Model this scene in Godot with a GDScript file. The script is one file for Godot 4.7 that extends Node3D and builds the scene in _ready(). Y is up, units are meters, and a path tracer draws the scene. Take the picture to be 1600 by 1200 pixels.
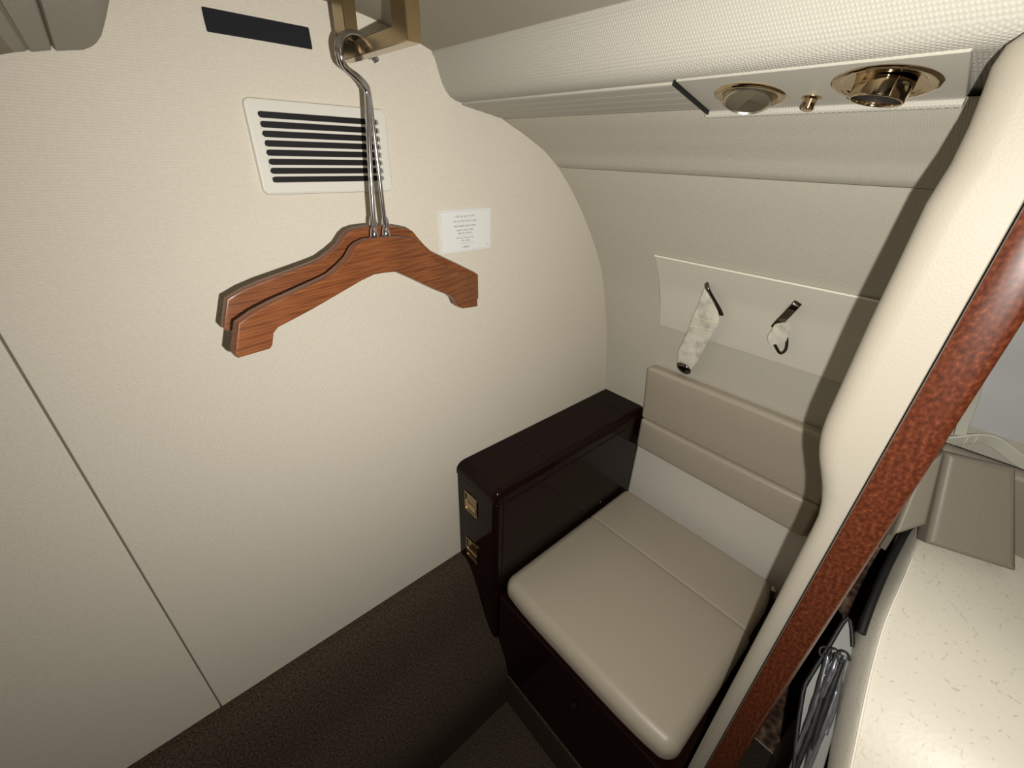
extends Node3D
# Corner of a small jet's cabin lit by a camera flash: bulkhead with hangers, belted seat, divider, seat behind it.
# World: x towards the cabin sidewall, y up, z = 0 on the bulkhead face, +z towards the viewer. Metres.

var M := {}
var PROFILE := [[0.0, 0.90], [0.12, 0.943], [0.25, 0.972], [0.38, 0.985], [0.5, 0.99], [0.65, 0.989], [0.788, 0.982], [0.923, 0.959], [1.045, 0.927], [1.154, 0.887], [1.236, 0.834], [1.309, 0.776], [1.372, 0.716], [1.411, 0.657], [1.436, 0.602], [1.4545, 0.551]]
const CABIN_MID := 0.235


func _ready() -> void:
	# ---------------------------------------------------------------- camera
	var cam := Camera3D.new()
	cam.name = "camera"
	cam.transform = Transform3D(Basis(Vector3(0.75008, 0.0278, 0.66076), Vector3(0.29965, 0.87639, -0.37703), Vector3(-0.58956, 0.4808, 0.64904)).orthonormalized(), Vector3(0, 1.405, 0.653))
	cam.fov = 84.7076
	cam.near = 0.01
	cam.far = 20.0
	add_child(cam)
	cam.current = true
	# ---------------------------------------------------------------- environment
	var env := Environment.new()
	env.background_mode = Environment.BG_COLOR
	env.background_color = Color(0, 0, 0)
	env.tonemap_mode = Environment.TONE_MAPPER_LINEAR
	env.tonemap_exposure = 1.0
	env.sdfgi_enabled = true
	env.ssao_enabled = true
	env.ssil_enabled = true
	var we := WorldEnvironment.new()
	we.name = "environment"
	we.environment = env
	add_child(we)
	# ---------------------------------------------------------------- the phone's flash
	var flash := AreaLight3D.new()
	flash.name = "camera_flash"
	flash.light_color = Color(1.0, 0.985, 0.955)
	flash.light_energy = FLASH
	flash.area_size = Vector2(0.005, 0.005)
	flash.area_range = 8.0
	flash.area_attenuation = 2.0
	flash.shadow_enabled = true
	add_child(flash)
	var cb := cam.transform.basis
	var lp: Vector3 = cam.position + cb * Vector3(0.031, -0.021, 0.0)
	flash.look_at_from_position(lp, lp + cb * Vector3(0.22, -0.05, -1.0), Vector3.UP)
	# ---------------------------------------------------------------- scene
	make_materials()
	build_shell()
	build_bench()
	build_cabinet()
	build_divider()
	build_bulkhead_things()
	build_bracket_and_hangers()
	build_service_panel()
	build_wall_straps()
	build_main_seat()


const FLASH := 0.62


# ==================================================================== tagging
func thing(called: String, label: String, category: String, at := Vector3.ZERO, group := "") -> Node3D:
	var o := Node3D.new()
	o.name = called
	add_child(o, true)
	o.position = at
	tag(o, label, category, group)
	return o


func tag(o: Node, label: String, category: String, group := "") -> void:
	o.set_meta("label", label)
	o.set_meta("category", category)
	if group:
		o.set_meta("group", group)


func struct(called: String, label: String, category: String) -> Node3D:
	var o := thing(called, label, category)
	o.set_meta("kind", "structure")
	return o


func part(called: String, mesh: Mesh, m: Material, parent: Node3D, label := "") -> MeshInstance3D:
	var o := MeshInstance3D.new()
	o.name = called
	o.mesh = mesh
	o.material_override = m
	parent.add_child(o, true)
	if parent != self and parent is Node3D:
		o.position = -global_of(parent)
	if label:
		o.set_meta("label", label)
	return o


func global_of(n: Node3D) -> Vector3:   # meshes are written in world coordinates; things stand at their base
	var p := Vector3.ZERO
	var k: Node = n
	while k is Node3D and k != self:
		p += (k as Node3D).position
		k = k.get_parent()
	return p


# ==================================================================== geometry
class Soup:
	var v := PackedVector3Array()
	var uv := PackedVector2Array()

	func tri(a: Vector3, b: Vector3, c: Vector3) -> void:
		v.append(a); v.append(b); v.append(c)

	func quad(a: Vector3, b: Vector3, c: Vector3, d: Vector3) -> void:
		if a.distance_squared_to(c) < b.distance_squared_to(d):
			tri(a, b, c); tri(a, c, d)
		else:
			tri(a, b, d); tri(b, c, d)

	func add(o: Soup) -> Soup:
		v.append_array(o.v)
		return self

	func moved(t: Transform3D) -> Soup:
		var r := Soup.new()
		for p in v:
			r.v.append(t * p)
		return r

	func warped(f: Callable) -> Soup:
		var r := Soup.new()
		for p in v:
			r.v.append(f.call(p))
		return r

	# closed surface -> smooth-shaded mesh; edges sharper than the crease angle stay hard
	func done(crease := 38.0) -> ArrayMesh:
		var n := v.size() / 3
		var vol := 0.0
		for i in n:
			vol += v[3 * i].dot(v[3 * i + 1].cross(v[3 * i + 2]))
		if vol < 0.0:
			for i in n:
				var t := v[3 * i]
				v[3 * i] = v[3 * i + 1]
				v[3 * i + 1] = t
		var fn := PackedVector3Array()
		fn.resize(n)
		var at := {}
		for i in n:
			fn[i] = (v[3 * i + 1] - v[3 * i]).cross(v[3 * i + 2] - v[3 * i])
			for k in 3:
				var key := Vector3i((v[3 * i + k] * 50000.0).round())
				if not at.has(key):
					at[key] = PackedInt32Array()
				at[key].append(i)
		var lim := cos(deg_to_rad(crease))
		var vs := PackedVector3Array()
		var ns := PackedVector3Array()
		for i in n:
			if fn[i].length_squared() < 1e-22:
				continue
			var me := fn[i].normalized()
			for k in [0, 2, 1]:
				var p := v[3 * i + k]
				var sum := Vector3.ZERO
				for j in at[Vector3i((p * 50000.0).round())]:
					var other: Vector3 = fn[j]
					if other.length_squared() > 1e-22 and other.normalized().dot(me) > lim:
						sum += other
				vs.append(p)
				ns.append(sum.normalized() if sum.length_squared() > 1e-24 else me)
		var arr := []
		arr.resize(Mesh.ARRAY_MAX)
		arr[Mesh.ARRAY_VERTEX] = vs
		arr[Mesh.ARRAY_NORMAL] = ns
		if uv.size() == vs.size():
			arr[Mesh.ARRAY_TEX_UV] = uv
		var m := ArrayMesh.new()
		m.add_surface_from_arrays(Mesh.PRIMITIVE_TRIANGLES, arr)
		return m


func inset(poly: PackedVector2Array, d: float) -> PackedVector2Array:
	var n := poly.size()
	var out := PackedVector2Array()
	for i in n:
		var a := (poly[i] - poly[(i + n - 1) % n]).normalized()
		var b := (poly[(i + 1) % n] - poly[i]).normalized()
		var na := Vector2(-a.y, a.x)
		var nb := Vector2(-b.y, b.x)
		var m := (na + nb)
		if m.length() < 0.01:
			m = na
		m = m.normalized()
		out.append(poly[i] + m * d / maxf(0.45, m.dot(na)))
	return out


func ccw(poly: PackedVector2Array) -> PackedVector2Array:
	var p := poly.duplicate()
	if Geometry2D.is_polygon_clockwise(p):
		p.reverse()
	# is_polygon_clockwise assumes y down or up depending on the version: decide by the area itself
	var s := 0.0
	for i in p.size():
		s += p[i].cross(p[(i + 1) % p.size()])
	if s < 0.0:
		p.reverse()
	return p


# a flat outline in the plane (u, v) at o, drawn out along n, with rounded rims (r0 at the start, r1 at the end)
func prism(poly2: PackedVector2Array, o: Vector3, u: Vector3, v: Vector3, n: Vector3, depth: float, r0 := 0.0, r1 := 0.0, steps := 3) -> Soup:
	var poly := ccw(poly2)
	var layers := []
	if r0 > 0.0:
		for k in steps + 1:
			var a := PI / 2 * k / steps
			layers.append([r0 * (1.0 - sin(a)), r0 * (1.0 - cos(a))])
	else:
		layers.append([0.0, 0.0])
	if r1 > 0.0:
		for k in steps + 1:
			var a := PI / 2 * k / steps
			layers.append([r1 * (1.0 - cos(a)), depth - r1 * (1.0 - sin(a))])
	else:
		layers.append([0.0, depth])
	var rings := []
	for l in layers:
		var ring := PackedVector3Array()
		var pp := inset(poly, l[0]) if l[0] > 0.0 else poly
		for p in pp:
			ring.append(o + u * p.x + v * p.y + n * l[1])
		rings.append(ring)
	var s := Soup.new()
	for i in rings.size() - 1:
		var a: PackedVector3Array = rings[i]
		var b: PackedVector3Array = rings[i + 1]
		for k in a.size():
			var k2 := (k + 1) % a.size()
			s.quad(a[k], a[k2], b[k2], b[k])
	var tris := Geometry2D.triangulate_polygon(poly)
	var first: PackedVector3Array = rings[0]
	var last: PackedVector3Array = rings[-1]
	var flip := 1 if u.cross(v).dot(n) > 0.0 else -1
	# triangulate_polygon may return either winding: compare with the outline's
	for i in range(0, tris.size(), 3):
		var a := tris[i]
		var b := tris[i + 1]
		var c := tris[i + 2]
		if (poly[b] - poly[a]).cross(poly[c] - poly[a]) < 0.0:
			var t := b
			b = c
			c = t
		s.tri(last[a], last[b], last[c])
		s.tri(first[a], first[c], first[b])
	return s


func loft(rings: Array, caps := true) -> Soup:
	var s := Soup.new()
	for i in rings.size() - 1:
		var a: PackedVector3Array = rings[i]
		var b: PackedVector3Array = rings[i + 1]
		for k in a.size():
			var k2 := (k + 1) % a.size()
			s.quad(a[k], a[k2], b[k2], b[k])
	if caps:
		for e in [0, rings.size() - 1]:
			var r: PackedVector3Array = rings[e]
			var mid := Vector3.ZERO
			for p in r:
				mid += p
			mid /= r.size()
			for k in r.size():
				var k2 := (k + 1) % r.size()
				if e == 0:
					s.tri(mid, r[k2], r[k])
				else:
					s.tri(mid, r[k], r[k2])
	return s


func circle2(r: float, n: int, sx := 1.0) -> PackedVector2Array:
	var p := PackedVector2Array()
	for i in n:
		p.append(Vector2(cos(TAU * i / n) * r * sx, sin(TAU * i / n) * r))
	return p


func rrect(w: float, h: float, r: float, n := 5) -> PackedVector2Array:
	var p := PackedVector2Array()
	for c in 4:
		var mid := Vector2((w / 2 - r) * [1, -1, -1, 1][c], (h / 2 - r) * [1, 1, -1, -1][c])
		for k in n + 1:
			var a := PI / 2 * (c + float(k) / n)
			p.append(mid + Vector2(cos(a), sin(a)) * r)
	return p


func moved2(p: PackedVector2Array, d: Vector2) -> PackedVector2Array:
	var r := PackedVector2Array()
	for q in p:
		r.append(q + d)
	return r


func curve(pts: Array, per := 6) -> PackedVector3Array:
	var out := PackedVector3Array()
	for i in pts.size() - 1:
		var p0: Vector3 = pts[maxi(0, i - 1)]
		var p1: Vector3 = pts[i]
		var p2: Vector3 = pts[i + 1]
		var p3: Vector3 = pts[mini(pts.size() - 1, i + 2)]
		for k in per:
			var t := float(k) / per
			out.append(p1.cubic_interpolate(p2, p0, p3, t))
	out.append(pts[-1])
	return out


# a section swept along a path; up gives the section's second axis
func sweep(path: PackedVector3Array, section: PackedVector2Array, up: Vector3, scale = null) -> Soup:
	var rings := []
	var n := path.size()
	var u := up
	for i in n:
		var t := (path[mini(n - 1, i + 1)] - path[maxi(0, i - 1)]).normalized()
		u = (u - t * u.dot(t)).normalized()
		var w := t.cross(u)
		var ring := PackedVector3Array()
		var k := 1.0
		if scale != null:
			k = scale.call(float(i) / (n - 1))
		for p in section:
			ring.append(path[i] + w * p.x * k + u * p.y * k)
		rings.append(ring)
	return loft(rings)


# profile of (radius, height) turned round axis n at o; open ends are closed with discs
func lathe(profile: Array, o: Vector3, n: Vector3, seg := 40) -> Soup:
	var a := n.cross(Vector3(0.31, 0.2, 0.9)).normalized()
	var b := n.cross(a)
	var rings := []
	for p in profile:
		var ring := PackedVector3Array()
		for k in seg:
			var t := TAU * k / seg
			ring.append(o + (a * cos(t) + b * sin(t)) * maxf(p[0], 1e-5) + n * p[1])
		rings.append(ring)
	return loft(rings)


# box with round edges, finely divided so that it can be bent and padded
func rbox(mid: Vector3, half: Vector3, r: float, div := Vector3i(1, 1, 1), steps := 4) -> Soup:
	var s := Soup.new()
	var cuts := []
	for ax in 3:
		var l := []
		var h: float = half[ax]
		for k in steps:
			l.append(-h + r * (1.0 - cos(PI / 4 * k / steps) * 0.0 - (1.0 - tan(PI / 4 * (1.0 - float(k) / steps)) * 1.0) * 0.0) - r * tan(PI / 4 * (1.0 - float(k) / steps)))
		for k in div[ax] + 1:
			l.append(lerpf(-h + r, h - r, float(k) / div[ax]))
		for k in range(1, steps + 1):
			l.append(h - r + r * tan(PI / 4 * float(k) / steps))
		cuts.append(l)
	for ax in 3:
		var b := (ax + 1) % 3
		var c := (ax + 2) % 3
		for side in [-1.0, 1.0]:
			for i in cuts[b].size() - 1:
				for j in cuts[c].size() - 1:
					var q := []
					for e in [[i, j], [i + 1, j], [i + 1, j + 1], [i, j + 1]]:
						var p := Vector3.ZERO
						p[ax] = half[ax] * side
						p[b] = cuts[b][e[0]]
						p[c] = cuts[c][e[1]]
						var inner := p.clamp(-half + Vector3.ONE * r, half - Vector3.ONE * r)
						var d := p - inner
						q.append(mid + inner + (d.normalized() * r if d.length() > 1e-9 else Vector3.ZERO))
					if side > 0:
						s.quad(q[0], q[1], q[2], q[3])
					else:
						s.quad(q[3], q[2], q[1], q[0])
	return s


func box(lo: Vector3, hi: Vector3, r := 0.0) -> Soup:
	if r <= 0.0:
		return prism(PackedVector2Array([Vector2(lo.x, lo.y), Vector2(hi.x, lo.y), Vector2(hi.x, hi.y), Vector2(lo.x, hi.y)]), Vector3(0, 0, lo.z), Vector3.RIGHT, Vector3.UP, Vector3.BACK, hi.z - lo.z)
	return rbox((lo + hi) / 2, (hi - lo) / 2, r, Vector3i.ONE, 3)


func V2(a: Array) -> PackedVector2Array:
	var p := PackedVector2Array()
	for q in a:
		p.append(Vector2(q[0], q[1]))
	return p


# the sidewall's inner face: x at height y
func wall_x(y: float) -> float:
	for i in range(1, PROFILE.size()):
		if y <= PROFILE[i][0] or i == PROFILE.size() - 1:
			var p0: Array = PROFILE[maxi(0, i - 2)]
			var p1: Array = PROFILE[i - 1]
			var p2: Array = PROFILE[i]
			var p3: Array = PROFILE[mini(PROFILE.size() - 1, i + 1)]
			var t: float = clampf((y - p1[0]) / (p2[0] - p1[0]), 0.0, 1.0)
			return cubic_interpolate(p1[1], p2[1], p0[1], p3[1], t) if p0 != p1 and p3 != p2 else lerpf(p1[1], p2[1], t)
	return 0.98


# a panel that follows the sidewall, off in front of it by `off`, `thick` deep, between heights and stations
func wall_panel(y0: float, y1: float, z0: float, z1: float, off: float, thick: float, r: float, mirror := false, n := 14) -> Soup:
	var poly := PackedVector2Array()
	for i in n + 1:
		var y := lerpf(y0, y1, float(i) / n)
		poly.append(Vector2(wall_x(y) - off - thick, y))
	for i in n + 1:
		var y := lerpf(y1, y0, float(i) / n)
		poly.append(Vector2(wall_x(y) - off, y))
	if mirror:
		for i in poly.size():
			poly[i].x = 2 * CABIN_MID - poly[i].x
	return prism(poly, Vector3(0, 0, z0), Vector3.RIGHT, Vector3.UP, Vector3.BACK, z1 - z0, r, r)


# ==================================================================== materials
func mat(called: String, c: Color, rough := 0.6, metal := 0.0) -> StandardMaterial3D:
	var m := StandardMaterial3D.new()
	m.resource_name = called
	m.albedo_color = c
	m.roughness = rough
	m.metallic = metal
	M[called] = m
	return m


func noise(freq: float, oct := 4, kind := FastNoiseLite.TYPE_SIMPLEX_SMOOTH, sd := 1) -> FastNoiseLite:
	var n := FastNoiseLite.new()
	n.seed = sd
	n.noise_type = kind
	n.frequency = freq
	n.fractal_octaves = oct
	return n


func noise_tex(n: FastNoiseLite, size := 256, ramp: Gradient = null) -> NoiseTexture2D:
	var t := NoiseTexture2D.new()
	t.width = size
	t.height = size
	t.seamless = true
	t.noise = n
	if ramp:
		t.color_ramp = ramp
	return t


func ramp(stops: Array) -> Gradient:
	var g := Gradient.new()
	var offs := PackedFloat32Array()
	var cols := PackedColorArray()
	for s in stops:
		offs.append(s[0])
		cols.append(s[1])
	g.offsets = offs
	g.colors = cols
	return g


func tri(m: StandardMaterial3D, scale: Vector3, sharp := 6.0) -> void:
	m.uv1_triplanar = true
	m.uv1_world_triplanar = true
	m.uv1_triplanar_sharpness = sharp
	m.uv1_scale = scale


# woven cloth: 32 x 32 staggered loops to the tile, uneven from loop to loop
func weave_image(ribs: float, dots: float, uneven: float, tint: float, size := 512) -> Array:
	var hi := Image.create(size, size, false, Image.FORMAT_RGB8)
	var co := Image.create(size, size, false, Image.FORMAT_RGB8)
	var rng := RandomNumberGenerator.new()
	rng.seed = 11
	var slub := []
	for i in 32 * 32:
		slub.append(rng.randf())
	for y in size:
		for x in size:
			var fx := 32.0 * x / size
			var fy := 32.0 * y / size
			var row := int(fy)
			var sx := fx + 0.5 * (row % 2)
			var cell: float = slub[(row % 32) * 32 + int(sx) % 32]
			var rib := 0.5 + 0.5 * cos(TAU * (fy - 0.5))
			var dot := (0.5 + 0.5 * cos(TAU * (sx - 0.5))) * rib
			var h := clampf(1.0 - ribs - dots + ribs * rib + dots * dot, 0, 1) * (1.0 - uneven + uneven * cell)
			hi.set_pixel(x, y, Color(h, h, h))
			var c := 1.0 - tint + tint * h
			co.set_pixel(x, y, Color(c, c, c))
	return [ImageTexture.create_from_image(hi), ImageTexture.create_from_image(co)]


func make_materials() -> void:
	var weave := weave_image(0.40, 0.35, 0.55, 0.07)
	var knit := weave_image(0.05, 0.85, 0.25, 0.10)
	var m := mat("bulkhead_cloth", Color(0.915, 0.885, 0.825), 0.85)
	m.albedo_texture = weave[1]
	m.heightmap_enabled = true
	m.heightmap_texture = weave[0]
	m.heightmap_scale = 0.03
	m.metallic_specular = 0.3
	tri(m, Vector3.ONE * 12.0)
	m = mat("sidewall_cloth", Color(0.80, 0.78, 0.725), 0.88)
	m.albedo_texture = weave[1]
	m.heightmap_enabled = true
	m.heightmap_texture = weave[0]
	m.heightmap_scale = 0.025
	m.metallic_specular = 0.3
	tri(m, Vector3.ONE * 14.0)
	m = mat("valance_cloth", Color(0.735, 0.72, 0.675), 0.85)
	m.albedo_texture = knit[1]
	m.heightmap_enabled = true
	m.heightmap_texture = knit[0]
	m.heightmap_scale = 0.05
	m.metallic_specular = 0.3
	tri(m, Vector3(11, 11, 11))
	m = mat("headliner", Color(0.62, 0.59, 0.53), 0.9)
	m.albedo_texture = weave[1]
	tri(m, Vector3.ONE * 12.0)

	var carpet_tex := noise_tex(noise(0.09, 4, FastNoiseLite.TYPE_SIMPLEX_SMOOTH, 5), 256, ramp([[0.0, Color(0.45, 0.45, 0.45)], [1.0, Color(1, 1, 1)]]))
	m = mat("carpet", Color(0.40, 0.35, 0.30), 0.97)
	m.albedo_texture = carpet_tex
	m.heightmap_enabled = true
	m.heightmap_texture = carpet_tex
	m.heightmap_scale = 0.3
	m.metallic_specular = 0.1
	tri(m, Vector3.ONE * 9.0)
	# dark carpet with angular figures
	m = mat("figured_carpet", Color(0.72, 0.64, 0.59), 0.97)
	m.albedo_texture = noise_tex(noise(0.03, 1, FastNoiseLite.TYPE_CELLULAR, 3), 256, ramp([[0.0, Color(0.35, 0.3, 0.3)], [0.5, Color(0.6, 0.55, 0.5)], [1.0, Color(1, 0.95, 0.9)]]))
	m.metallic_specular = 0.1
	tri(m, Vector3.ONE * 6.0)

	var grain := noise_tex(noise(0.12, 3, FastNoiseLite.TYPE_CELLULAR, 9), 256)
	m = mat("seat_leather", Color(0.68, 0.64, 0.575), 0.40)
	m.heightmap_enabled = true
	m.heightmap_texture = grain
	m.heightmap_scale = 0.012
	m.metallic_specular = 0.5
	tri(m, Vector3.ONE * 16.0)
	m = mat("pale_leather", Color(0.575, 0.55, 0.50), 0.5)
	m.heightmap_enabled = true
	m.heightmap_texture = grain
	m.heightmap_scale = 0.01
	m.metallic_specular = 0.35
	tri(m, Vector3.ONE * 14.0)
	m = mat("smooth_panel", Color(0.83, 0.81, 0.76), 0.62)
	m = mat("grey_panel", Color(0.86, 0.84, 0.795), 0.6)
	m = mat("cool_grey_panel", Color(0.78, 0.785, 0.78), 0.55)
	# worn leather: thin cracks in the finish
	m = mat("worn_leather", Color(0.86, 0.835, 0.77), 0.40)
	var fn := noise(0.012, 5, FastNoiseLite.TYPE_SIMPLEX_SMOOTH, 21)
	fn.fractal_type = FastNoiseLite.FRACTAL_RIDGED
	m.albedo_texture = noise_tex(fn, 512, ramp([[0.0, Color(1, 1, 1)], [0.82, Color(1, 1, 1)], [0.92, Color(0.88, 0.86, 0.83)], [1.0, Color(0.74, 0.71, 0.67)]]))
	m.heightmap_enabled = true
	m.heightmap_texture = grain
	m.heightmap_scale = 0.012
	m.metallic_specular = 0.5
	tri(m, Vector3.ONE * 5.0)
	m = mat("taupe_leather", Color(0.50, 0.465, 0.41), 0.5)
	m.heightmap_enabled = true
	m.heightmap_texture = grain
	m.heightmap_scale = 0.012
	tri(m, Vector3.ONE * 16.0)

	m = mat("dark_lacquer", Color(0.105, 0.05, 0.045), 0.10)
	m.metallic_specular = 0.26
	m = mat("brass", Color(0.66, 0.59, 0.465), 0.16, 1.0)
	m = mat("polished_gold", Color(0.78, 0.70, 0.575), 0.08, 1.0)
	m = mat("chrome", Color(0.80, 0.79, 0.80), 0.12, 1.0)
	m = mat("dark_chrome", Color(0.42, 0.40, 0.37), 0.16, 1.0)
	m = mat("brushed_steel", Color(0.78, 0.76, 0.70), 0.3, 1.0)
	m = mat("black_void", Color(0.03, 0.03, 0.035), 0.7)
	m = mat("black_cloth", Color(0.10, 0.105, 0.125), 0.9)
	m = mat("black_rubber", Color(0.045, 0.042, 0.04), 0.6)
	m = mat("vent_plastic", Color(0.885, 0.875, 0.835), 0.5)
	m = mat("psu_plastic", Color(0.68, 0.665, 0.62), 0.55)
	m = mat("seat_shell", Color(0.40, 0.40, 0.38), 0.5)
	m = mat("silver_wrap", Color(0.62, 0.63, 0.66), 0.22, 0.9)
	m = mat("webbing", Color(0.78, 0.77, 0.71), 0.6)
	m = mat("strap_leather", Color(0.92, 0.91, 0.86), 0.32)
	m.albedo_texture = noise_tex(noise(0.02, 4, FastNoiseLite.TYPE_SIMPLEX_SMOOTH, 31), 128, ramp([[0.0, Color(0.80, 0.795, 0.78)], [0.45, Color(0.95, 0.945, 0.93)], [1.0, Color(1, 1, 1)]]))
	tri(m, Vector3.ONE * 10.0)
	m = mat("piping", Color(0.93, 0.91, 0.85), 0.5)
	m = mat("stitching", Color(0.86, 0.82, 0.72), 0.8)

	# hanger wood: straight grain, drawn out along the board
	m = mat("walnut", Color(1, 1, 1), 0.42)
	m.albedo_texture = noise_tex(noise(0.02, 5, FastNoiseLite.TYPE_SIMPLEX_SMOOTH, 4), 256, ramp([[0.0, Color(0.34, 0.185, 0.098)], [0.38, Color(0.43, 0.243, 0.13)], [0.55, Color(0.475, 0.275, 0.148)], [0.8, Color(0.51, 0.30, 0.165)], [1.0, Color(0.55, 0.335, 0.19)]]))
	m.uv1_triplanar = true
	m.uv1_triplanar_sharpness = 8.0
	m.uv1_scale = Vector3(3.0, 52.0, 52.0)
	m.clearcoat_enabled = true
	m.clearcoat = 0.25
	m.clearcoat_roughness = 0.25
	# burl veneer under gloss varnish
	m = mat("burl", Color(1, 1, 1), 0.3)
	m.albedo_texture = noise_tex(noise(0.05, 5, FastNoiseLite.TYPE_SIMPLEX_SMOOTH, 8), 512, ramp([[0.0, Color(0.20, 0.088, 0.045)], [0.3, Color(0.262, 0.118, 0.064)], [0.5, Color(0.30, 0.142, 0.080)], [0.7, Color(0.335, 0.165, 0.094)], [1.0, Color(0.45, 0.25, 0.155)]]))
	tri(m, Vector3(9.0, 6.0, 9.0))
	m.clearcoat_enabled = true
	m.clearcoat = 0.8
	m.clearcoat_roughness = 0.06
	# placard: print too small to read, drawn as rows of dark marks
	m = mat("placard_print", Color(1, 1, 1), 0.35)
	m.albedo_texture = placard_texture()


func placard_texture() -> ImageTexture:
	var w := 520
	var h := 336
	var im := Image.create(w, h, false, Image.FORMAT_RGB8)
	im.fill(Color(0.93, 0.94, 0.93))
	for k in 4:   # printed keyline
		im.fill_rect([Rect2i(8, 8, w - 16, 3), Rect2i(8, h - 11, w - 16, 3), Rect2i(8, 8, 3, h - 16), Rect2i(w - 11, 8, 3, h - 16)][k], Color(0.82, 0.82, 0.86))
	var rng := RandomNumberGenerator.new()
	rng.seed = 5
	var rows := [[44, [5, 3, 4, 1, 5], 13], [82, [4, 2, 5, 5, 1, 5], 13], [120, [13, 3, 2, 5], 13], [154, [6, 7, 5], 12], [178, [4, 2, 9], 12], [216, [3, 2, 3, 2, 3, 3], 12], [240, [4, 5], 12], [292, [1, 6], 15]]
	for r in rows:
		var total := 0
		for n in r[1]:
			total += n + 1
		total -= 1
		var cw := 8.6 if r[2] < 15 else 10.0
		var x := w * 0.5 - 12.0 - total * cw / 2
		for n in r[1]:
			for k in n:
				var ink := Color(0.5, 0.52, 0.53) if r[2] < 15 else Color(0.38, 0.4, 0.42)
				im.fill_rect(Rect2i(int(x), r[0], 2, r[2]), ink)
				if rng.randf() < 0.7:
					im.fill_rect(Rect2i(int(x) + 5, r[0] + rng.randi_range(0, 4), 2, r[2] - 4), ink)
				if rng.randf() < 0.8:
					im.fill_rect(Rect2i(int(x), r[0] + [0, int(r[2] / 2), r[2] - 3][rng.randi_range(0, 2)], 6, 3), ink)
				x += cw
			x += cw
	im.fill_rect(Rect2i(165, 201, 170, 2), Color(0.78, 0.79, 0.8))
	im.fill_rect(Rect2i(165, 268, 170, 2), Color(0.6, 0.6, 0.62))
	im.fill_rect(Rect2i(470, 296, 18, 8), Color(0.72, 0.73, 0.74))
	return ImageTexture.create_from_image(im)


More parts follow.
